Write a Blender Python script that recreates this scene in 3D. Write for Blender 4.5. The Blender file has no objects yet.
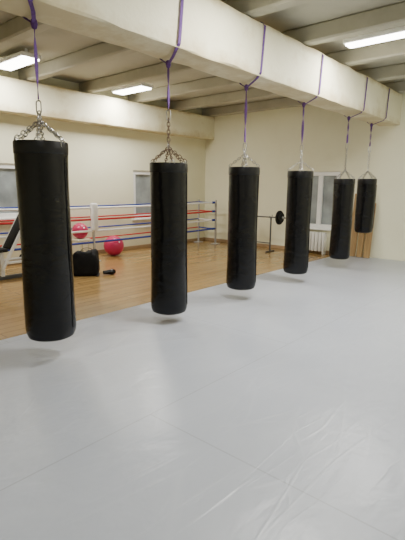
import bpy, bmesh, math, random
from mathutils import Vector, Matrix, noise
random.seed(7)
C = bpy.context.scene.collection
PI = math.pi
# ------------------------------------------------------------------ materials
def nodes_mat(name):
    m = bpy.data.materials.new(name); m.use_nodes = True
    nt = m.node_tree
    return m, nt, nt.nodes['Principled BSDF']
def N(nt, t, **kw):
    n = nt.nodes.new(t)
    for k, v in kw.items():
        if k in n.inputs: n.inputs[k].default_value = v
        else: setattr(n, k, v)
    return n
def obj_coord(nt, scale=(1,1,1), rot=(0,0,0)):
    tc = N(nt, 'ShaderNodeTexCoord'); mp = N(nt, 'ShaderNodeMapping')
    mp.inputs['Scale'].default_value = scale; mp.inputs['Rotation'].default_value = rot
    nt.links.new(tc.outputs['Object'], mp.inputs['Vector'])
    return mp.outputs['Vector']
def ramp(nt, fac, stops):
    r = N(nt, 'ShaderNodeValToRGB'); e = r.color_ramp.elements
    while len(e) < len(stops): e.new(0.5)
    for el, (p, c) in zip(e, stops):
        el.position = p; el.color = (c[0], c[1], c[2], 1)
    nt.links.new(fac, r.inputs['Fac']); return r.outputs['Color']
def mat(name, col, rough=0.5, metal=0.0, scale=8, var=0.12, bump=0.0, bscale=60, spec=0.5):
    m, nt, b = nodes_mat(name)
    v = obj_coord(nt)
    n = N(nt, 'ShaderNodeTexNoise', Scale=scale, Detail=5.0)
    nt.links.new(v, n.inputs['Vector'])
    lo = [c*(1-var) for c in col]; hi = [min(1, c*(1+var)) for c in col]
    nt.links.new(ramp(nt, n.outputs['Fac'], [(0.3, lo), (0.7, hi)]), b.inputs['Base Color'])
    b.inputs['Roughness'].default_value = rough; b.inputs['Metallic'].default_value = metal
    b.inputs['Specular IOR Level'].default_value = spec
    if bump:
        n2 = N(nt, 'ShaderNodeTexNoise', Scale=bscale, Detail=3.0); nt.links.new(v, n2.inputs['Vector'])
        bp = N(nt, 'ShaderNodeBump', Strength=bump, Distance=0.01)
        nt.links.new(n2.outputs['Fac'], bp.inputs['Height']); nt.links.new(bp.outputs['Normal'], b.inputs['Normal'])
    return m
def mat_bag(name):
    # black vinyl with slight dents and shallow creases
    m, nt, b = nodes_mat(name)
    b.inputs['Base Color'].default_value = (0.0030, 0.0031, 0.0040, 1)
    b.inputs['Specular IOR Level'].default_value = 0.31
    n0 = N(nt, 'ShaderNodeTexNoise', Scale=3.0, Detail=2.0); nt.links.new(obj_coord(nt), n0.inputs['Vector'])
    mr = N(nt, 'ShaderNodeMapRange'); mr.inputs['To Min'].default_value = 0.19; mr.inputs['To Max'].default_value = 0.33
    nt.links.new(n0.outputs['Fac'], mr.inputs['Value']); nt.links.new(mr.outputs[0], b.inputs['Roughness'])
    n1 = N(nt, 'ShaderNodeTexNoise', Scale=4.8, Detail=3.5, Roughness=0.48, Distortion=0.65); nt.links.new(obj_coord(nt, (1, 1, 1.9)), n1.inputs['Vector'])
    n2 = N(nt, 'ShaderNodeTexNoise', Scale=60.0, Detail=3.0); nt.links.new(obj_coord(nt), n2.inputs['Vector'])
    b1 = N(nt, 'ShaderNodeBump', Strength=0.40, Distance=0.022); nt.links.new(n1.outputs['Fac'], b1.inputs['Height'])
    b2 = N(nt, 'ShaderNodeBump', Strength=0.14, Distance=0.003); nt.links.new(n2.outputs['Fac'], b2.inputs['Height'])
    nt.links.new(b1.outputs['Normal'], b2.inputs['Normal']); nt.links.new(b2.outputs['Normal'], b.inputs['Normal'])
    return m
def emis(name, col, s):
    m, nt, b = nodes_mat(name)
    b.inputs['Base Color'].default_value = (*col, 1)
    b.inputs['Emission Color'].default_value = (*col, 1); b.inputs['Emission Strength'].default_value = s
    return m
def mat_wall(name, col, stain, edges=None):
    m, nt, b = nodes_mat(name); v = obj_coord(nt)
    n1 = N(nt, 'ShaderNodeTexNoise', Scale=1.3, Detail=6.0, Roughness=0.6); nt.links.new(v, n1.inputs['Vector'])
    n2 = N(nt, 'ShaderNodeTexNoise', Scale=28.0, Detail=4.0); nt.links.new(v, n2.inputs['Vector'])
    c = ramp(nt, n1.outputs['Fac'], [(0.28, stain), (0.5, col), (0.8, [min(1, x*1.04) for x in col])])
    if edges:   # light yellowish wear near the lower and upper arris
        zb, zt = edges
        sx = N(nt, 'ShaderNodeSeparateXYZ'); nt.links.new(v, sx.inputs[0])
        def near(z, wdt):
            s = N(nt, 'ShaderNodeMath', operation='SUBTRACT'); s.inputs[1].default_value = z; nt.links.new(sx.outputs['Z'], s.inputs[0])
            a = N(nt, 'ShaderNodeMath', operation='ABSOLUTE'); nt.links.new(s.outputs[0], a.inputs[0])
            mr = N(nt, 'ShaderNodeMapRange'); mr.inputs['From Min'].default_value = 0; mr.inputs['From Max'].default_value = wdt
            mr.inputs['To Min'].default_value = 1; mr.inputs['To Max'].default_value = 0
            nt.links.new(a.outputs[0], mr.inputs['Value']); return mr.outputs[0]
        mx = N(nt, 'ShaderNodeMath', operation='MAXIMUM'); nt.links.new(near(zb, 0.18), mx.inputs[0]); nt.links.new(near(zt, 0.09), mx.inputs[1])
        n3 = N(nt, 'ShaderNodeTexNoise', Scale=2.2, Detail=9.0, Roughness=0.68); nt.links.new(v, n3.inputs['Vector'])
        ad = N(nt, 'ShaderNodeMath', operation='MULTIPLY_ADD'); ad.inputs[1].default_value = 0.28
        nt.links.new(mx.outputs[0], ad.inputs[0]); nt.links.new(n3.outputs['Fac'], ad.inputs[2])
        fl = ramp(nt, ad.outputs[0], [(0.56, (0, 0, 0)), (0.82, (0.70, 0.70, 0.70))])
        mm = N(nt, 'ShaderNodeMixRGB'); mm.inputs['Color2'].default_value = (0.56, 0.45, 0.23, 1)
        nt.links.new(fl, mm.inputs['Fac']); nt.links.new(c, mm.inputs['Color1']); c = mm.outputs['Color']
    nt.links.new(c, b.inputs['Base Color']); b.inputs['Roughness'].default_value = 0.75
    bp = N(nt, 'ShaderNodeBump', Strength=0.35 if edges else 0.25, Distance=0.008)
    nt.links.new(n2.outputs['Fac'], bp.inputs['Height']); nt.links.new(bp.outputs['Normal'], b.inputs['Normal'])
    return m
def mat_wood_floor():
    m, nt, b = nodes_mat('plank_floor'); v = obj_coord(nt)
    br = N(nt, 'ShaderNodeTexBrick', Scale=1.0)
    br.inputs['Brick Width'].default_value = 1.8; br.inputs['Row Height'].default_value = 0.14
    br.inputs['Mortar Size'].default_value = 0.004
    br.inputs['Color1'].default_value = (0.335, 0.208, 0.076, 1); br.inputs['Color2'].default_value = (0.42, 0.268, 0.105, 1)
    br.inputs['Mortar'].default_value = (0.20, 0.115, 0.042, 1)
    nt.links.new(v, br.inputs['Vector'])
    v2 = obj_coord(nt, (2, 30, 1)); n = N(nt, 'ShaderNodeTexNoise', Scale=2.0, Detail=6.0); nt.links.new(v2, n.inputs['Vector'])
    mx = N(nt, 'ShaderNodeMixRGB', blend_type='MULTIPLY'); mx.inputs['Fac'].default_value = 0.42
    nt.links.new(br.outputs['Color'], mx.inputs['Color1'])
    nt.links.new(ramp(nt, n.outputs['Fac'], [(0.25, (0.64, 0.60, 0.54)), (0.7, (1.0, 1.0, 1.0))]), mx.inputs['Color2'])
    nt.links.new(mx.outputs['Color'], b.inputs['Base Color']); b.inputs['Roughness'].default_value = 0.18
    n3 = N(nt, 'ShaderNodeTexNoise', Scale=2.5, Detail=2.0); nt.links.new(obj_coord(nt, (1, 4, 1)), n3.inputs['Vector'])
    bp = N(nt, 'ShaderNodeBump', Strength=0.12, Distance=0.02); nt.links.new(n3.outputs['Fac'], bp.inputs['Height']); nt.links.new(bp.outputs['Normal'], b.inputs['Normal'])
    return m
def mat_vinyl_mat():
    m, nt, b = nodes_mat('grey_vinyl_cover'); v = obj_coord(nt)
    n1 = N(nt, 'ShaderNodeTexNoise', Scale=0.9, Detail=7.0, Roughness=0.65); nt.links.new(v, n1.inputs['Vector'])
    base = ramp(nt, n1.outputs['Fac'], [(0.25, (0.465, 0.50, 0.575)), (0.75, (0.525, 0.56, 0.635))])
    hs = []
    # faint nearly straight folds, each set fading in and out
    for rot, sc, w, lo in ((0.55, (0.4, 1.8, 1), 0.010, 0.45), (1.15, (0.45, 2.0, 1), 0.010, 0.45), (2.3, (0.6, 2.2, 1), 0.010, 0.44), (2.9, (0.5, 2.6, 1), 0.011, 0.45), (0.2, (1.0, 4.4, 1), 0.012, 0.47)):
        vv = obj_coord(nt, sc, (0, 0, rot))
        nz = N(nt, 'ShaderNodeTexNoise', Scale=1.6, Detail=1.0); nt.links.new(vv, nz.inputs['Vector'])
        ad = N(nt, 'ShaderNodeVectorMath', operation='MULTIPLY_ADD')
        ad.inputs[1].default_value = (0.08, 0.08, 0.0)
        nt.links.new(nz.outputs['Color'], ad.inputs[0]); nt.links.new(vv, ad.inputs[2])
        vo = N(nt, 'ShaderNodeTexVoronoi', feature='DISTANCE_TO_EDGE', Scale=1.0); nt.links.new(ad.outputs[0], vo.inputs['Vector'])
        fold = ramp(nt, vo.outputs['Distance'], [(0.0, (1, 1, 1)), (w*2.0, (0, 0, 0))])
        n3 = N(nt, 'ShaderNodeTexNoise', Scale=1.4, Detail=3.0); nt.links.new(obj_coord(nt, (1, 1, 1), (0, 0, rot*3)), n3.inputs['Vector'])
        mk = N(nt, 'ShaderNodeMixRGB', blend_type='MULTIPLY'); mk.inputs['Fac'].default_value = 1
        nt.links.new(fold, mk.inputs['Color1'])
        nt.links.new(ramp(nt, n3.outputs['Fac'], [(lo, (0, 0, 0)), (lo+0.18, (0.75, 0.75, 0.75))]), mk.inputs['Color2'])
        hs.append(mk.outputs['Color'])
    h = hs[0]
    for o in hs[1:]:
        mxh = N(nt, 'ShaderNodeMixRGB', blend_type='LIGHTEN'); mxh.inputs['Fac'].default_value = 1
        nt.links.new(h, mxh.inputs['Color1']); nt.links.new(o, mxh.inputs['Color2']); h = mxh.outputs['Color']
    br = N(nt, 'ShaderNodeTexBrick', Scale=1.0)
    br.inputs['Brick Width'].default_value = 3.4; br.inputs['Row Height'].default_value = 1.9; br.inputs['Mortar Size'].default_value = 0.005
    br.inputs['Color1'].default_value = (1, 1, 1, 1); br.inputs['Color2'].default_value = (0.98, 0.98, 0.98, 1); br.inputs['Mortar'].default_value = (0.80, 0.80, 0.80, 1)
    nt.links.new(obj_coord(nt), br.inputs['Vector'])
    m1 = N(nt, 'ShaderNodeMixRGB', blend_type='MULTIPLY'); m1.inputs['Fac'].default_value = 1
    nt.links.new(base, m1.inputs['Color1']); nt.links.new(br.outputs['Color'], m1.inputs['Color2'])
    m2 = N(nt, 'ShaderNodeMixRGB', blend_type='MIX'); m2.inputs['Color2'].default_value = (0.63, 0.665, 0.72, 1)
    sc = N(nt, 'ShaderNodeMath', operation='MULTIPLY'); sc.inputs[1].default_value = 0.30
    nt.links.new(h, sc.inputs[0]); nt.links.new(sc.outputs[0], m2.inputs['Fac'])
    nt.links.new(m1.outputs['Color'], m2.inputs['Color1'])
    nt.links.new(m2.outputs['Color'], b.inputs['Base Color'])
    b.inputs['Roughness'].default_value = 0.33; b.inputs['Specular IOR Level'].default_value = 0.5
    # broad ripples of the loose sheet
    n4 = N(nt, 'ShaderNodeTexNoise', Scale=2.8, Detail=3.5, Distortion=0.3); nt.links.new(obj_coord(nt, (1, 1.8, 1), (0, 0, 0.7)), n4.inputs['Vector'])
    bp = N(nt, 'ShaderNodeBump', Strength=0.30, Distance=0.035); nt.links.new(n4.outputs['Fac'], bp.inputs['Height'])
    bp2 = N(nt, 'ShaderNodeBump', Strength=0.34, Distance=0.004); nt.links.new(h, bp2.inputs['Height'])
    nt.links.new(bp.outputs['Normal'], bp2.inputs['Normal']); nt.links.new(bp2.outputs['Normal'], b.inputs['Normal'])
    return m
def mat_plank():
    m, nt, b = nodes_mat('bare_plank_wood'); v = obj_coord(nt, (18, 18, 1.2))
    n = N(nt, 'ShaderNodeTexNoise', Scale=2.0, Detail=6.0); nt.links.new(v, n.inputs['Vector'])
    nt.links.new(ramp(nt, n.outputs['Fac'], [(0.3, (0.33, 0.20, 0.08)), (0.7, (0.52, 0.34, 0.15))]), b.inputs['Base Color'])
    b.inputs['Roughness'].default_value = 0.6
    return m
X0, X1, Y0, Y1 = -2.2, 9.10, -2.6, 7.85
ZC = 3.42; ZB, ZT = 2.66, 3.21
M = dict(
    wall=mat_wall('cream_wall_paint', (0.83, 0.81, 0.605), (0.795, 0.77, 0.56)),
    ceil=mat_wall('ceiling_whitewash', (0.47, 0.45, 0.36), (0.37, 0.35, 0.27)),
    beam=mat_wall('beam_whitewash', (0.87, 0.835, 0.62), (0.82, 0.775, 0.55), (ZB, ZT)),
    floor=mat_wood_floor(), vinyl=mat_vinyl_mat(), plank=mat_plank(),
    bag=mat_bag('black_leatherette'),
    bag2=mat('black_leatherette_band', (0.005, 0.005, 0.006), 0.34, 0, 6, 0.2, 0.1, 40, 0.35),
    steel=mat('chain_steel', (0.50, 0.49, 0.47), 0.3, 1.0, 20, 0.15),
    dsteel=mat('dark_bar_steel', (0.10, 0.10, 0.10), 0.4, 0.7, 20, 0.15),
    gsteel=mat('dark_grey_painted_steel', (0.07, 0.07, 0.07), 0.45, 0, 10, 0.15),
    rust=mat('rusty_chain_steel', (0.17, 0.12, 0.08), 0.5, 0.6, 30, 0.3),
    strap=mat('purple_webbing', (0.12, 0.05, 0.225), 0.8, 0, 40, 0.2, 0.3, 200),
    white=mat('white_plastic_frame', (0.88, 0.88, 0.86), 0.4, 0, 5, 0.04),
    glass=mat('dusk_window_glass', (0.29, 0.32, 0.325), 0.06, 0, 2.2, 0.4),
    radi=mat('radiator_enamel', (0.82, 0.81, 0.76), 0.45, 0, 5, 0.06),
    black=mat('black_painted_steel', (0.012, 0.012, 0.012), 0.45, 0, 10, 0.2, 0, 60, 0.3),
    rubber=mat('black_rubber', (0.010, 0.010, 0.010), 0.7, 0, 10, 0.2, 0, 60, 0.3),
    fabric=mat('black_nylon', (0.006, 0.006, 0.007), 0.75, 0, 14, 0.3, 0.5, 40, 0.2),
    red=mat('red_rope_cover', (0.52, 0.012, 0.018), 0.5, 0, 10, 0.1),
    blue=mat('blue_rope_cover', (0.012, 0.045, 0.34), 0.5, 0, 10, 0.1),
    ropew=mat('white_rope_cover', (0.90, 0.89, 0.88), 0.5, 0, 10, 0.05),
    pink=mat('pink_ball_vinyl', (0.56, 0.025, 0.115), 0.35, 0, 4, 0.08),
    grey=mat('grey_painted_steel', (0.45, 0.44, 0.42), 0.45, 0, 8, 0.1),
    base=mat('baseboard_paint', (0.36, 0.24, 0.13), 0.5, 0, 8, 0.1),
    lamp=emis('lamp_diffuser', (1.0, 0.98, 0.93), 14.0),
)
# ------------------------------------------------------------------ geometry helpers
def add_box(bm, c, s, rot=None, bevel=0.0, seg=2):
    mtx = Matrix.Translation(Vector(c))
    if rot is not None: mtx = mtx @ rot
    mtx = mtx @ Matrix.Diagonal((s[0], s[1], s[2], 1))
    r = bmesh.ops.create_cube(bm, size=1.0, matrix=mtx)
    if bevel:
        es = list({e for v in r['verts'] for e in v.link_edges})
        bmesh.ops.bevel(bm, geom=es, offset=bevel, segments=seg, affect='EDGES', profile=0.5)
def frame_of(d):
    d = d.normalized(); up = Vector((0, 0, 1)) if abs(d.z) < 0.95 else Vector((1, 0, 0))
    a = d.cross(up).normalized(); return a, a.cross(d).normalized()
def add_tube(bm, pts, r, seg=10, closed=False):
    pts = [Vector(p) for p in pts]; n = len(pts); rings = []
    a = None
    for i, p in enumerate(pts):
        if closed: d = pts[(i+1) % n] - pts[i-1]
        else: d = pts[min(i+1, n-1)] - pts[max(i-1, 0)]
        d.normalize()
        if a is None: a, b = frame_of(d)
        else:
            a = (a - d*a.dot(d))
            if a.length < 1e-4: a, _ = frame_of(d)
            a.normalize()
        b = a.cross(d).normalized()
        rr = r[i] if isinstance(r, (list, tuple)) else r
        rings.append([bm.verts.new(p + a*math.cos(2*PI*k/seg)*rr + b*math.sin(2*PI*k/seg)*rr) for k in range(seg)])
    m = n if closed else n-1
    for i in range(m):
        A, B_ = rings[i], rings[(i+1) % n]
        off = 0
        if closed and i == n-1:
            off = min(range(seg), key=lambda o: (A[0].co - B_[o].co).length)
        for k in range(seg):
            bm.faces.new((A[k], A[(k+1) % seg], B_[(k+1+off) % seg], B_[(k+off) % seg]))
    if not closed:
        bm.faces.new(rings[0][::-1]); bm.faces.new(rings[-1])
def add_lathe(bm, prof, seg=32, c=(0, 0, 0), wob=None):
    c = Vector(c); rings = []
    for r, z in prof:
        if r < 1e-5: rings.append([bm.verts.new(c + Vector((0, 0, z)))])
        else:
            ring = []
            for k in range(seg):
                t = 2*PI*k/seg; rr = r + (wob(t, z) if wob else 0)
                ring.append(bm.verts.new(c + Vector((rr*math.cos(t), rr*math.sin(t), z))))
            rings.append(ring)
    for A, B_ in zip(rings, rings[1:]):
        for k in range(seg):
            if len(A) == 1 and len(B_) == 1: continue
            if len(A) == 1: bm.faces.new((A[0], B_[(k+1) % seg], B_[k]))
            elif len(B_) == 1: bm.faces.new((A[k], A[(k+1) % seg], B_[0]))
            else: bm.faces.new((A[k], A[(k+1) % seg], B_[(k+1) % seg], B_[k]))
def add_link(bm, c, d, side, L, W, r, seg=5, n=10):
    c = Vector(c); d = d.normalized(); s = side.normalized(); pts = []
    hl = L/2 - W/2
    for k in range(n):
        t = 2*PI*k/n + PI/n
        pts.append(c + s*(W/2*math.cos(t)) + d*(W/2*math.sin(t) + (hl if math.sin(t) > 0 else -hl)))
    add_tube(bm, pts, r, seg, True)
def add_chain(bm, p0, p1, pitch=0.032, W=0.026, r=0.0038):
    p0, p1 = Vector(p0), Vector(p1); d = p1-p0; n = max(2, round(d.length/pitch)); a, b = frame_of(d)
    st = d.length/n
    for i in range(n):
        c = p0 + d.normalized()*st*(i+0.5)
        add_link(bm, c, d, a if i % 2 else b, st+2.4*r, W, r)
def add_ribbon(bm, pts, w, t, closed=False):
    P = [(Vector(p), Vector(wd).normalized()) for p, wd in pts]; n = len(P); rings = []
    for i, (p, wd) in enumerate(P):
        if closed: d = P[(i+1) % n][0] - P[i-1][0]
        else: d = P[min(i+1, n-1)][0] - P[max(0, i-1)][0]
        nn = d.cross(wd).normalized()
        rings.append([bm.verts.new(p + wd*sx*w/2 + nn*sy*t/2) for sx, sy in ((-1, -1), (1, -1), (1, 1), (-1, 1))])
    for i in range(n if closed else n-1):
        A, B_ = rings[i], rings[(i+1) % n]
        for k in range(4): bm.faces.new((A[k], A[(k+1) % 4], B_[(k+1) % 4], B_[k]))
    if not closed:
        bm.faces.new(rings[0][::-1]); bm.faces.new(rings[-1])
def obj(name, bm, m, parent=None, smooth=True):
    bmesh.ops.recalc_face_normals(bm, faces=bm.faces[:])
    me = bpy.data.meshes.new(name); bm.to_mesh(me); bm.free(); me.materials.append(m)
    if smooth:
        for p in me.polygons: p.use_smooth = True
        try: me.set_sharp_from_angle(angle=math.radians(38))
        except Exception: pass
    o = bpy.data.objects.new(name, me); C.objects.link(o)
    if parent is not None: o.parent = parent
    return o
def tag(o, label, cat, group=None, kind=None):
    o['label'] = label; o['category'] = cat
    if group: o['group'] = group
    if kind: o['kind'] = kind
    return o
def thing(name, loc, label, cat, group=None, rz=0, kind=None):
    o = bpy.data.objects.new(name, None); C.objects.link(o); o.empty_display_size = 0.1
    o.location = loc; o.rotation_euler = (0, 0, rz)
    return tag(o, label, cat, group, kind)
B = bmesh.new
# ------------------------------------------------------------------ room   (X runs along the beam, Y across it)
bm = B(); add_box(bm, ((X0+X1)/2, (Y0+Y1)/2, -0.06), (X1-X0, Y1-Y0, 0.12))
tag(obj('floor', bm, M['floor'], None, False), 'glossy brown wooden plank floor beyond the grey mat', 'floor', kind='structure')
def wall_cells(bm, a0, a1, z1, holes, place):
    As = sorted({a0, a1, *[h[0] for h in holes], *[h[1] for h in holes]})
    Zs = sorted({0, z1, *[h[2] for h in holes], *[h[3] for h in holes]})
    for i in range(len(As)-1):
        for j in range(len(Zs)-1):
            ca, cz = (As[i]+As[i+1])/2, (Zs[j]+Zs[j+1])/2
            if any(h[0] < ca < h[1] and h[2] < cz < h[3] for h in holes): continue
            place(bm, ca, cz, As[i+1]-As[i], Zs[j+1]-Zs[j])
T = 0.3
win_left = [(2.80, 4.00, 0.85, 1.82), (6.60, 7.90, 0.70, 1.80)]
win_back = [(4.05, 5.20, 0.56, 1.80)]
bm = B(); wall_cells(bm, X0, X1, ZC, win_left, lambda b, a, z, w, h: add_box(b, (a, Y1+T/2, z), (w, T, h)))
tag(obj('wall_left', bm, M['wall'], None, False), 'cream wall behind the boxing ropes', 'wall', kind='structure')
bm = B(); wall_cells(bm, Y0, Y1+T, ZC, win_back, lambda b, a, z, w, h: add_box(b, (X1+T/2, a, z), (T, w, h)))
tag(obj('wall_back', bm, M['wall'], None, False), 'cream end wall with the radiator and window', 'wall', kind='structure')
bm = B(); add_box(bm, ((X0+X1)/2, Y0-T/2, ZC/2), (X1-X0, T, ZC))
tag(obj('wall_right', bm, M['wall'], None, False), 'cream wall beside the viewer', 'wall', kind='structure')
bm = B(); add_box(bm, (X0-T/2, (Y0+Y1)/2, ZC/2), (T, Y1-Y0+2*T, ZC))
tag(obj('wall_front', bm, M['wall'], None, False), 'cream wall behind the viewer', 'wall', kind='structure')
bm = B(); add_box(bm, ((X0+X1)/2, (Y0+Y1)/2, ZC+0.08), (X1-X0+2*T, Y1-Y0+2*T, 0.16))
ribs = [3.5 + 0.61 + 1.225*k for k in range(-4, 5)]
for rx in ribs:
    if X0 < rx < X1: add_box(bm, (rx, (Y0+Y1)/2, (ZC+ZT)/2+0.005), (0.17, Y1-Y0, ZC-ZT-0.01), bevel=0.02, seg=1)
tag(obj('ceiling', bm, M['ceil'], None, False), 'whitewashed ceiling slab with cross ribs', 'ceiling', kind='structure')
VF, VB = 2.92, 3.30
def rough_beam(name, y0, y1, label, amp):
    bm = B(); n = 220; rings = []
    for i in range(n+1):
        x = X0 + (X1-X0)*i/n
        prof = []
        for (y, z, sy, sz) in ((y0, ZB, 1, 1), (y1, ZB, -1, 1), (y1, ZT, -1, -1), (y0, ZT, 1, -1)):
            c = 0.006 + 0.026*max(0, noise.noise(Vector((x*3.3, y*3, z*3))))
            a, b_ = (y, z+sz*c), (y+sy*c, z)
            prof += [a, b_] if (sy, sz) in ((1, 1), (-1, -1)) else [b_, a]
        ring = []
        for k, (y, z) in enumerate(prof):
            dz = amp*noise.noise(Vector((x*1.9, k*0.9, 3.1))); dy = amp*0.5*noise.noise(Vector((x*1.5, k*0.9, 8.1)))
            ring.append(bm.verts.new((x, y+dy*(1 if y1 < Y1-0.01 else 0), z+dz)))
        rings.append(ring)
    for A, B_ in zip(rings, rings[1:]):
        for k in range(8): bm.faces.new((A[k], A[(k+1) % 8], B_[(k+1) % 8], B_[k]))
    bm.faces.new(rings[0][::-1]); bm.faces.new(rings[-1])
    tag(obj(name, bm, M['beam'], None, False), label, 'beam', kind='structure')
rough_beam('trim_1', VF, VB, 'big worn cream ceiling beam that carries the punching bags', 0.014)
rough_beam('trim_2', Y1-0.30, Y1, 'cream painted beam along the top of the wall behind the ropes', 0.006)
bm = B(); add_box(bm, ((X0+X1)/2, Y1-0.01, 0.04), (X1-X0, 0.02, 0.08), bevel=0.005, seg=1)
tag(obj('baseboard_left', bm, M['base'], None, False), 'brown baseboard behind the boxing ropes', 'baseboard', kind='structure')
bm = B(); add_box(bm, (X1-0.01, (3.95+Y1)/2, 0.04), (0.02, Y1-3.95, 0.08), bevel=0.005, seg=1)
tag(obj('baseboard_back', bm, M['base'], None, False), 'brown baseboard under the end wall', 'baseboard', kind='structure')
def window(name, width, z0, z1, loc, rz, label, mull):
    w = thing(name, loc, label, 'window', rz=rz, kind='structure')
    h = z1-z0; d = -0.06
    bm = B(); f = 0.09
    add_box(bm, (0, d, z0+f/2), (width, 0.07, f), bevel=0.006, seg=1); add_box(bm, (0, d, z1-f/2), (width, 0.07, f), bevel=0.006, seg=1)
    for s in (-1, 1): add_box(bm, (s*(width/2-f/2), d, (z0+z1)/2), (f, 0.07, h-2*f), bevel=0.006, seg=1)
    for mx in mull: add_box(bm, (mx, d, (z0+z1)/2), (0.11, 0.075, h-2*f), bevel=0.006, seg=1)
    fr = obj('window_frame', bm, M['white'], w)
    bm = B(); add_box(bm, (0, d-0.01, (z0+z1)/2), (width-f, 0.012, h-f)); obj('pane', bm, M['glass'], fr)
    for mx in mull:
        bm = B(); add_box(bm, (mx, d+0.05, (z0+z1)/2), (0.022, 0.03, 0.12), bevel=0.006, seg=1); obj('handle', bm, M['white'], fr)
    bm = B(); add_box(bm, (0, -0.02, z0-0.012), (width+0.12, 0.22, 0.035), bevel=0.008); obj('window_sill', bm, M['white'], w)
    return w
window('window_1', 1.2, 0.85, 1.82, (3.40, Y1, 0), PI, 'white-framed window at the left edge, behind the ropes', [0.1])
window('window_2', 1.3, 0.70, 1.80, (7.25, Y1, 0), PI, 'white-framed window behind the second bag', [-0.1])
window('window_3', 1.15, 0.56, 1.80, (X1, 4.625, 0), PI/2, 'white-framed window above the radiator on the end wall', [-0.12])
# ------------------------------------------------------------------ grey mat
YM = 3.93
bm = B(); add_box(bm, ((X0+X1)/2, (Y0+YM)/2, 0.02), (X1-X0-0.02, YM-Y0-0.01, 0.04), bevel=0.012, seg=2)
tag(obj('training_mat', bm, M['vinyl']), 'grey vinyl-covered training mat spread over the near floor', 'mat')
# ------------------------------------------------------------------ ceiling lights
def ceiling_light(x, y, label, power, ln=1.0, wd=0.30):
    t = thing('ceiling_light', (x, y, ZC), label, 'light', 'fluorescent ceiling lights')
    for s in (-1, 1):
        bm = B(); add_box(bm, (0, s*ln*0.33, -0.045), (0.04, 0.04, 0.09)); obj('bracket', bm, M['white'], t)
    bm = B(); add_box(bm, (0, 0, -0.115), (wd, ln, 0.06), bevel=0.01, seg=1); obj('housing', bm, M['white'], t)
    bm = B(); add_box(bm, (0, 0, -0.155), (wd-0.03, ln-0.05, 0.03), bevel=0.012, seg=2); obj('diffuser', bm, M['lamp'], t)
    L = bpy.data.lights.new('fluorescent_tube_light', 'AREA'); L.shape = 'RECTANGLE'; L.size = wd-0.04; L.size_y = ln-0.06
    L.energy = power; L.color = (1.0, 0.972, 0.91)
    lo = bpy.data.objects.new('fluorescent_tube_light', L); C.objects.link(lo); lo.location = (x, y, ZC-0.176)
PW = 79
ceiling_light(3.5, 6.85, 'lit fluorescent ceiling light at the left edge above the first bag', PW*0.75, 0.95)
ceiling_light(5.85, 6.95, 'lit fluorescent ceiling light between the first two bag straps', PW*0.95, 0.9)
ceiling_light(5.85, 2.1, 'lit fluorescent ceiling light at the upper right, in front of the beam', PW*1.1, 1.1, 0.20)
ceiling_light(3.5, 1.9, 'fluorescent ceiling light over the near mat in front of the second bag', PW)
ceiling_light(0.6, 1.0, 'fluorescent ceiling light over the mat nearest the viewer', PW*0.5)
ceiling_light(5.85, -0.8, 'fluorescent ceiling light over the mat by the right wall', PW*0.8)
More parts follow.
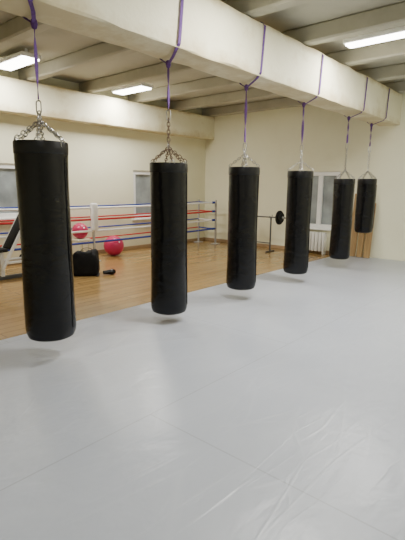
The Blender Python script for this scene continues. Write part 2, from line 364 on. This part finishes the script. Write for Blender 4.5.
# ------------------------------------------------------------------ punching bags and straps
VH = 3.22
def punching_bag(x, zb, zt, rad, apex, ztop, label, nch, seed, cm):
    rnd = random.Random(seed)
    t = thing('punching_bag', (x, VH, zb), label, 'punching bag', 'row of hanging punching bags', rz=rnd.uniform(0, 1))
    h = zt-zb; ph = [rnd.uniform(0, 6.28) for _ in range(6)]
    def wob(a, z):
        return 0.0030*math.sin(2*a+ph[0]+z*3) + 0.0018*math.sin(5*a+ph[1]-z*7)
    prof = [(0, 0.012), (rad*0.5, 0.006), (rad*0.78, 0.008), (rad*0.91, 0.022), (rad*0.975, 0.055), (rad, 0.10)]
    k = 22
    for i in range(1, k+1):
        f = i/k; z = 0.10 + (h-0.14)*f
        prof.append((rad*(1.0-0.012*math.sin(f*PI)+0.003*math.sin(f*17+ph[3])), z))
    prof += [(rad*0.995, h-0.025), (rad*0.985, h), (rad*0.95, h+0.004), (rad*0.93, h-0.012), (rad*0.5, h-0.03), (0, h-0.032)]
    bm = B(); add_lathe(bm, prof, 44, wob=wob); body = obj('bag_body', bm, M['bag'], t)
    bm = B()
    add_lathe(bm, [(rad*1.0, h-0.085), (rad*1.014, h-0.08), (rad*1.016, h-0.045), (rad*1.012, h-0.008), (rad*1.0, h+0.006), (rad*0.96, h+0.004)], 44, wob=wob)
    col = obj('top_collar', bm, M['bag2'], t)
    for a in (0.4, 0.4-PI*0.62):
        bm = B()
        pts = [(rad*1.0+wob(a, 0.1+(h-0.2)*i/14), 0.1+(h-0.2)*i/14) for i in range(15)]
        add_tube(bm, [(r*math.cos(a), r*math.sin(a), z) for r, z in pts], 0.006, 6); obj('seam', bm, M['bag2'], body)
    ap = Vector((0, 0, apex-zb))
    for i in range(nch):
        a = 2*PI*i/nch + 0.5
        p = Vector((rad*0.97*math.cos(a), rad*0.97*math.sin(a), h+0.012))
        bm = B(); add_link(bm, p-Vector((0, 0, 0.02)), Vector((0, 0, 1)), Vector((-math.sin(a), math.cos(a), 0)), 0.07, 0.045, 0.004, 6, 12)
        obj('collar_ring', bm, M['steel'], col)
        bm = B(); add_chain(bm, p+Vector((0, 0, 0.008)), ap); obj('chain', bm, M[cm], t)
    bm = B(); add_link(bm, ap+Vector((0, 0, 0.008)), Vector((0, 0, 1)), Vector((1, 0, 0)), 0.05, 0.05, 0.005, 6, 14); obj('gathering_ring', bm, M['steel'], t)
    zt2 = ztop-zb
    if zt2-ap.z > 0.12:
        bm = B(); add_chain(bm, ap+Vector((0, 0, 0.02)), (0, 0, zt2-0.085), 0.036, 0.03, 0.0048); obj('top_chain', bm, M[cm], t)
    bm = B(); add_link(bm, (0, 0, zt2-0.053), Vector((0, 0, 1)), Vector((0, 1, 0)), 0.095, 0.042, 0.0055, 6, 14); obj('carabiner', bm, M['steel'], t)
    return t
def hanging_strap(x, zend, du, dtop, label):
    t = thing('hanging_strap', (x, VH, zend), label, 'strap', 'purple webbing straps round the beam')
    e = 0.016; X = Vector((1, 0, 0))
    def P(dx, v, z): return Vector((dx, v-VH, z-zend))
    kz = ZB-0.055
    W = lambda dx=1, dy=0.0: Vector((dx, dy, 0))
    loop = [(P(0, VH, kz), X), (P(du*0.5, (VH+VF)/2, ZB-0.03), X), (P(du, VF+0.03, ZB-e), X), (P(du*1.02, VF-e, ZB+0.03), X)]
    for i in range(1, 6): loop.append((P(du+(dtop-du)*i/6, VF-e, ZB+0.03+(ZT-ZB-0.06)*i/6), X))
    loop += [(P(dtop, VF-e, ZT-0.03), X), (P(dtop, VF+0.03, ZT+e), X), (P(dtop, VB-0.03, ZT+e), X), (P(dtop, VB+e, ZT-0.03), X),
             (P(dtop*0.6, VB+e, (ZT+ZB)/2), X), (P(du*0.3, VB+e, ZB+0.03), X), (P(du*0.15, VB-0.02, ZB-e), X)]
    bm = B(); add_ribbon(bm, loop, 0.034, 0.004, True); obj('beam_loop', bm, M['strap'], t)
    bm = B(); n = 16
    for s in (-1, 1):
        pts = []
        for i in range(n+1):
            f = i/n; a = 0.7*math.sin(f*6+x) + 0.7
            z = zend + (kz+0.02-zend)*f
            bow = math.sin(f*PI)*0.008*s + 0.003*s
            pts.append((P(bow*0.6, VH+bow, z), W(math.cos(a), math.sin(a))))
        add_ribbon(bm, pts, 0.026, 0.004)
    obj('strap_drop', bm, M['strap'], t)
    bm = B(); add_lathe(bm, [(0, -0.04), (0.018, -0.03), (0.026, 0), (0.02, 0.03), (0, 0.04)], 10, P(0, VH, kz)); obj('knot', bm, M['strap'], t)
    return t
bags = [
    (1.80, 0.21, 1.765, 0.198, 1.93, 2.08, 'largest black punching bag, leftmost and nearest of the row', 6, 'steel', 'purple strap holding the leftmost, nearest punching bag'),
    (3.17, 0.13, 1.67, 0.190, 1.83, 2.19, 'black punching bag second from the left, hung on a longer rusty top chain', 6, 'rust', 'purple strap holding the second punching bag from the left'),
    (4.46, 0.17, 1.68, 0.188, 1.84, 1.98, 'black punching bag third from the left, in front of the barbell', 4, 'steel', 'purple strap holding the third punching bag from the left'),
    (5.86, 0.17, 1.68, 0.184, 1.83, 2.06, 'black punching bag fourth from the left, beside the end-wall window', 4, 'steel', 'purple strap holding the fourth punching bag from the left'),
    (7.42, 0.21, 1.60, 0.177, 1.75, 2.20, 'black punching bag fifth from the left, right of the end-wall window', 4, 'steel', 'purple strap holding the fifth punching bag from the left'),
    (8.45, 0.60, 1.62, 0.172, 1.77, 2.22, 'shortest black punching bag, farthest and rightmost, hung highest', 4, 'steel', 'purple strap holding the shortest, rightmost punching bag'),
]
for i, b in enumerate(bags):
    punching_bag(*b[:8], 11+i, b[8])
    hanging_strap(b[0], b[5]+0.003, -0.17, -0.12, b[9])
# ------------------------------------------------------------------ boxing ring ropes by the left wall
RX0, RX1, RY = 2.30, 8.66, 7.10
ring = thing('boxing_ring', (RX0, RY, 0), 'training ring with red, white and blue ropes along the cream wall', 'boxing ring')
LN = RX1-RX0; DP = 0.58; MX = 4.96-RX0
for px, py in ((0, 0), (LN, 0), (0, DP), (LN, DP), (MX, 0)):
    bm = B(); add_box(bm, (px, py, 0.56), (0.04, 0.04, 1.12), bevel=0.006); add_box(bm, (px, py, 0.01), (0.18, 0.18, 0.02), bevel=0.004, seg=1)
    po = obj('post', bm, M['grey'], ring)
    if px == MX:
        bm = B(); add_box(bm, (px, py-0.035, 0.86), (0.12, 0.12, 0.52), bevel=0.03, seg=3); obj('corner_pad', bm, M['ropew'], po)
RR = 0.020
for z, mk, mb in ((0.40, 'blue', 'red'), (0.62, 'ropew', 'blue'), (0.84, 'red', 'red'), (1.06, 'ropew', 'blue')):
    for y, m_, sag in ((0, mk, 0.03), (DP, mb, 0.025)):
        bm = B()
        add_tube(bm, [(0, y, z)] + [(LN*i/12, y, z-sag*math.sin(PI*i/12)) for i in range(1, 12)] + [(LN, y, z)], RR if y == 0 else RR*0.7, 8)
        obj('rope', bm, M[m_], ring)
    for px in (0, LN):
        bm = B(); add_tube(bm, [(px, 0, z), (px, DP/2, z-0.01), (px, DP, z)], RR*0.8, 8); obj('rope', bm, M['blue' if z > 1 else mk], ring)
        bm = B(); add_box(bm, (px+(0.10 if px == 0 else -0.10), 0, z), (0.13, 0.05, 0.056), bevel=0.018); obj('turnbuckle_pad', bm, M['blue'], ring)
for sx in (LN*0.72,):
    bm = B(); add_ribbon(bm, [((sx, -0.026, z), (1, 0, 0)) for z in (0.36, 0.6, 0.8, 1.06)], 0.035, 0.006); obj('rope_spacer', bm, M['ropew'], ring)
# ------------------------------------------------------------------ slanted exercise bench at the left edge
ib = thing('incline_bench', (3.16, 6.66, 0), 'white-framed incline exercise bench with a steep black back pad at the left edge', 'exercise bench', rz=0.0)
ang = math.radians(60); dirv = Vector((math.cos(ang), 0, math.sin(ang)))
p0 = Vector((-0.10, 0, 0.46))
nrm = Vector((math.sin(ang), 0, -math.cos(ang)))
bm = B(); add_box(bm, p0+dirv*0.37, (0.72, 0.25, 0.07), Matrix.Rotation(-ang, 4, 'Y'), bevel=0.025, seg=3); obj('back_pad', bm, M['rubber'], ib)
bm = B(); add_box(bm, (-0.32, 0, 0.47), (0.36, 0.26, 0.055), bevel=0.02, seg=3); obj('seat_pad', bm, M['rubber'], ib)
for sy in (-0.15, 0.15):
    bm = B(); a = p0 + Vector((0, sy, 0)); add_tube(bm, [a-dirv*0.30, a+dirv*0.78], 0.026, 8); obj('back_rail', bm, M['white'], ib)
    bm = B(); add_tube(bm, [Vector((0.33, sy, 0.06)), Vector((0.26, sy, 0.30)), p0+dirv*0.55+Vector((0, sy, 0))], 0.024, 8); obj('rear_leg', bm, M['gsteel'], ib)
    bm = B(); add_tube(bm, [Vector((-0.20, sy, 0.28)), Vector((0.27, sy, 0.28))], 0.022, 8); obj('side_rail', bm, M['white'], ib)
bm = B(); add_tube(bm, [p0+dirv*0.66+Vector((0, -0.2, 0)), p0+dirv*0.66+Vector((0, 0.2, 0))], 0.02, 8); obj('cross_rail', bm, M['gsteel'], ib)
for sy in (-0.23, 0.23):
    bm = B(); add_tube(bm, [Vector((0.27, sy-0.05, 0.28)), Vector((0.27, sy+0.05, 0.28))], [0.05, 0.05], 14); obj('foam_roller', bm, M['rubber'], ib)
bm = B(); add_tube(bm, [Vector((0.27, -0.28, 0.28)), Vector((0.27, 0.28, 0.28))], 0.014, 8); obj('roller_axle', bm, M['black'], ib)
bm = B(); add_box(bm, (-0.05, 0, 0.035), (1.0, 0.06, 0.06), bevel=0.01); obj('base_rail', bm, M['gsteel'], ib)
for sx in (-0.52, 0.36):
    bm = B(); add_box(bm, (sx, 0, 0.03), (0.06, 0.5, 0.06), bevel=0.01); obj('foot', bm, M['black'], ib)
bm = B(); add_box(bm, (-0.2, 0, 0.25), (0.06, 0.06, 0.40), bevel=0.008); obj('upright', bm, M['white'], ib)
bm = B(); add_tube(bm, [Vector((0.30, 0, 0.06)), p0+dirv*0.45+nrm*0.03], 0.024, 8); obj('strut', bm, M['black'], ib)
# ------------------------------------------------------------------ balls, stool, bags on the floor
def ball(x, y, zc, r, label):
    o = thing('exercise_ball', (x, y, zc-r), label, 'exercise ball', 'pink exercise balls')
    prof = []
    for i in range(25):
        a = -PI/2 + PI*i/24; prof.append((max(0, r*math.cos(a)*(1+0.004*math.cos(i*PI))), r+r*math.sin(a)))
    prof[0] = (0, 0.0); prof[-1] = (0, 2*r)
    bm = B(); add_lathe(bm, prof, 40); obj('ball_shell', bm, M['pink'], o)
    bm = B(); add_lathe(bm, [(0, -0.002), (0.018, -0.002), (0.018, 0.004), (0.0, 0.006)], 12, (0, 0, 0))
    bmesh.ops.transform(bm, matrix=Matrix.Translation((0, 0, r)) @ Matrix.Rotation(1.1, 4, 'X') @ Matrix.Translation((0, 0, r)), verts=bm.verts[:])
    obj('valve_plug', bm, M['ropew'], o)
ball(5.66, 7.40, 0.21, 0.21, 'larger pink exercise ball lying on the wooden floor behind the ropes')
bt = thing('stool', (4.87, 7.42, 0), 'low cream stool behind the ropes, under the smaller pink ball', 'stool')
bm = B(); add_box(bm, (0, 0, 0.40), (0.30, 0.28, 0.04), bevel=0.012); obj('seat', bm, M['wall'], bt)
for sx in (-0.12, 0.12):
    for sy in (-0.11, 0.11):
        bm = B(); add_box(bm, (sx, sy, 0.19), (0.03, 0.03, 0.38), bevel=0.004, seg=1); obj('leg', bm, M['wall'], bt)
ball(4.87, 7.42, 0.42+0.155, 0.155, 'smaller pink exercise ball resting on the stool beside the first bag')
db = thing('duffel_bag', (4.08, 6.10, 0), 'boxy black nylon gym bag on the wooden floor beside the first bag', 'bag', rz=-0.7)
bm = B(); add_box(bm, (0, 0, 0.20), (0.44, 0.34, 0.40), bevel=0.07, seg=5)
bmesh.ops.subdivide_edges(bm, edges=bm.edges[:], cuts=1, use_grid_fill=True)
for v in bm.verts:
    f = max(0, v.co.z)/0.40
    k = 1-0.14*f*f; v.co.x *= k; v.co.y *= k
    q = noise.noise(v.co*6.5+Vector((3, 1, 7)))
    v.co.z = max(0.0, v.co.z*(1+0.14*q*f) + 0.10*f*v.co.x)
    v.co.x += 0.03*q*f; v.co.y += 0.03*noise.noise(v.co*8)*f
obj('bag_body', bm, M['fabric'], db)
for sy in (-1, 1):
    bm = B(); add_ribbon(bm, [((0.10*math.cos(PI*k/10)+0.02, sy*(0.07+0.05*math.sin(PI*k/10)), 0.38+0.05*math.sin(PI*k/10)), (0, 1, 0)) for k in range(11)], 0.03, 0.006)
    obj('handle', bm, M['rubber'], db)
bm = B(); add_ribbon(bm, [((0.20+0.02*math.sin(k), -0.20+0.05*k, 0.012+0.03*math.sin(k*0.6)), (1, 0, 0)) for k in range(6)], 0.035, 0.006); obj('shoulder_strap', bm, M['rubber'], db)
gl = thing('boxing_glove', (4.34, 5.82, 0), 'small black boxing glove lying on the wooden floor beside the gym bag', 'glove', rz=-0.3)
bm = B(); add_lathe(bm, [(0, -0.10), (0.034, -0.096), (0.039, -0.046), (0.045, 0.0), (0.054, 0.04), (0.051, 0.077), (0.03, 0.104), (0, 0.11)], 20)
bmesh.ops.transform(bm, matrix=Matrix.Translation((0, 0, 0.047)) @ Matrix.Rotation(PI/2, 4, 'Y') @ Matrix.Diagonal((0.86, 1.1, 1, 1)), verts=bm.verts[:]); obj('glove_body', bm, M['bag'], gl)
bm = B(); add_tube(bm, [(-0.015, 0.038, 0.046), (0.015, 0.064, 0.046), (0.053, 0.064, 0.046), (0.077, 0.046, 0.046)], [0.015, 0.02, 0.02, 0.012], 10); obj('thumb', bm, M['bag'], gl)
# ------------------------------------------------------------------ barbell on its stand
BX, BY = 8.48, 5.62
st = thing('barbell_stand', (BX, BY, 0), 'slim dark grey steel barbell stand on the wooden floor near the end wall', 'stand')
for sy in (-0.28, 0.28):
    bm = B(); add_box(bm, (0, sy, 0.38), (0.028, 0.028, 0.76), bevel=0.004); up = obj('upright', bm, M['gsteel'], st)
    bm = B(); add_box(bm, (0, sy, 0.014), (0.34, 0.036, 0.028), bevel=0.005); obj('foot', bm, M['gsteel'], st)
    bm = B(); add_tube(bm, [(0.0, sy, 0.75), (-0.035, sy, 0.77), (-0.05, sy, 0.82)], 0.009, 8); add_tube(bm, [(0.0, sy, 0.75), (0.035, sy, 0.78), (0.045, sy, 0.84)], 0.009, 8); obj('bar_hook', bm, M['gsteel'], up)
bm = B(); add_box(bm, (0, 0, 0.2), (0.024, 0.54, 0.024), bevel=0.004); obj('crossbar', bm, M['gsteel'], st)
bb = thing('barbell', (BX, BY, 0.79), 'barbell with black plates resting on the slim stand', 'barbell')
bm = B(); add_tube(bm, [(0, -0.66, 0), (0, 0.66, 0)], 0.015, 12); obj('bar', bm, M['dsteel'], bb)
for sy in (-1, 1):
    for k, (r, w) in enumerate(((0.155, 0.04), (0.115, 0.03))):
        bm = B(); add_lathe(bm, [(0.014, -w/2), (r*0.35, -w/2), (r*0.42, -w*0.3), (r*0.8, -w*0.3), (r*0.86, -w/2), (r, -w*0.4), (r, w*0.4), (r*0.86, w/2), (r*0.8, w*0.3), (r*0.42, w*0.3), (r*0.35, w/2), (0.014, w/2)], 32)
        bmesh.ops.transform(bm, matrix=Matrix.Translation((0, sy*(0.50+0.045*k), 0)) @ Matrix.Rotation(PI/2, 4, 'X'), verts=bm.verts[:]); obj('plate', bm, M['rubber'], bb)
    bm = B(); add_lathe(bm, [(0.014, -0.02), (0.028, -0.02), (0.028, 0.02), (0.014, 0.02)], 16)
    bmesh.ops.transform(bm, matrix=Matrix.Translation((0, sy*0.60, 0)) @ Matrix.Rotation(PI/2, 4, 'X'), verts=bm.verts[:]); obj('collar', bm, M['steel'], bb)
# ------------------------------------------------------------------ radiator
ra = thing('radiator', (X1-0.13, 4.56, 0), 'cream cast-iron radiator under the end-wall window', 'radiator')
for k in range(8):
    y = -0.30+k*0.085
    bm = B(); add_box(bm, (0, y, 0.275), (0.14, 0.062, 0.43), bevel=0.026, seg=3); add_box(bm, (0, y, 0.09), (0.05, 0.03, 0.02)); obj('section', bm, M['radi'], ra)
for sy in (-0.30, 0.295):
    for sx in (-0.04, 0.04):
        bm = B(); add_box(bm, (sx, sy, 0.045), (0.03, 0.04, 0.09), bevel=0.008, seg=1); obj('leg', bm, M['radi'], ra)
bm = B(); add_tube(bm, [(0, 0.30, 0.43), (0, 0.42, 0.43), (0.06, 0.46, 0.43), (0.06, 0.46, 0.02)], 0.014, 8); obj('pipe', bm, M['radi'], ra)
# ------------------------------------------------------------------ planks
for k, (y, w, h, lab) in enumerate(((3.60, 0.15, 1.30, 'widest yellow-brown plank leaning on the end wall, left of the three planks'), (3.44, 0.12, 1.22, 'middle yellow-brown plank leaning on the end wall behind the shortest bag'), (3.29, 0.13, 1.12, 'shortest yellow-brown plank leaning on the end wall, right of the three planks'))):
    lean = math.atan2(0.14, h)
    bm = B(); add_box(bm, (0, 0, h/2), (0.03, w, h), bevel=0.004, seg=1)
    o = obj('wooden_plank', bm, M['plank']); o.location = (X1-0.19, y, 0.046); o.rotation_euler = (0, lean, 0)
    tag(o, lab, 'plank', 'planks leaning on the end wall')
# ------------------------------------------------------------------ world and camera
w = bpy.data.worlds.new('dim_ambient'); bpy.context.scene.world = w; w.use_nodes = True
w.node_tree.nodes['Background'].inputs['Color'].default_value = (0.25, 0.3, 0.4, 1); w.node_tree.nodes['Background'].inputs['Strength'].default_value = 0.15
cam = bpy.data.cameras.new('camera'); co = bpy.data.objects.new('camera', cam); C.objects.link(co)
cam.sensor_fit = 'VERTICAL'; cam.sensor_height = 36; cam.sensor_width = 27; cam.lens = 437/540*36; cam.clip_start = 0.05
R = Matrix.Rotation(math.radians(-49), 4, 'Z') @ Matrix.Rotation(math.radians(90-10.8), 4, 'X') @ Matrix.Rotation(math.radians(0.6), 4, 'Z')
co.matrix_world = Matrix.Translation((0, 0, 1.45)) @ R
bpy.context.scene.camera = co
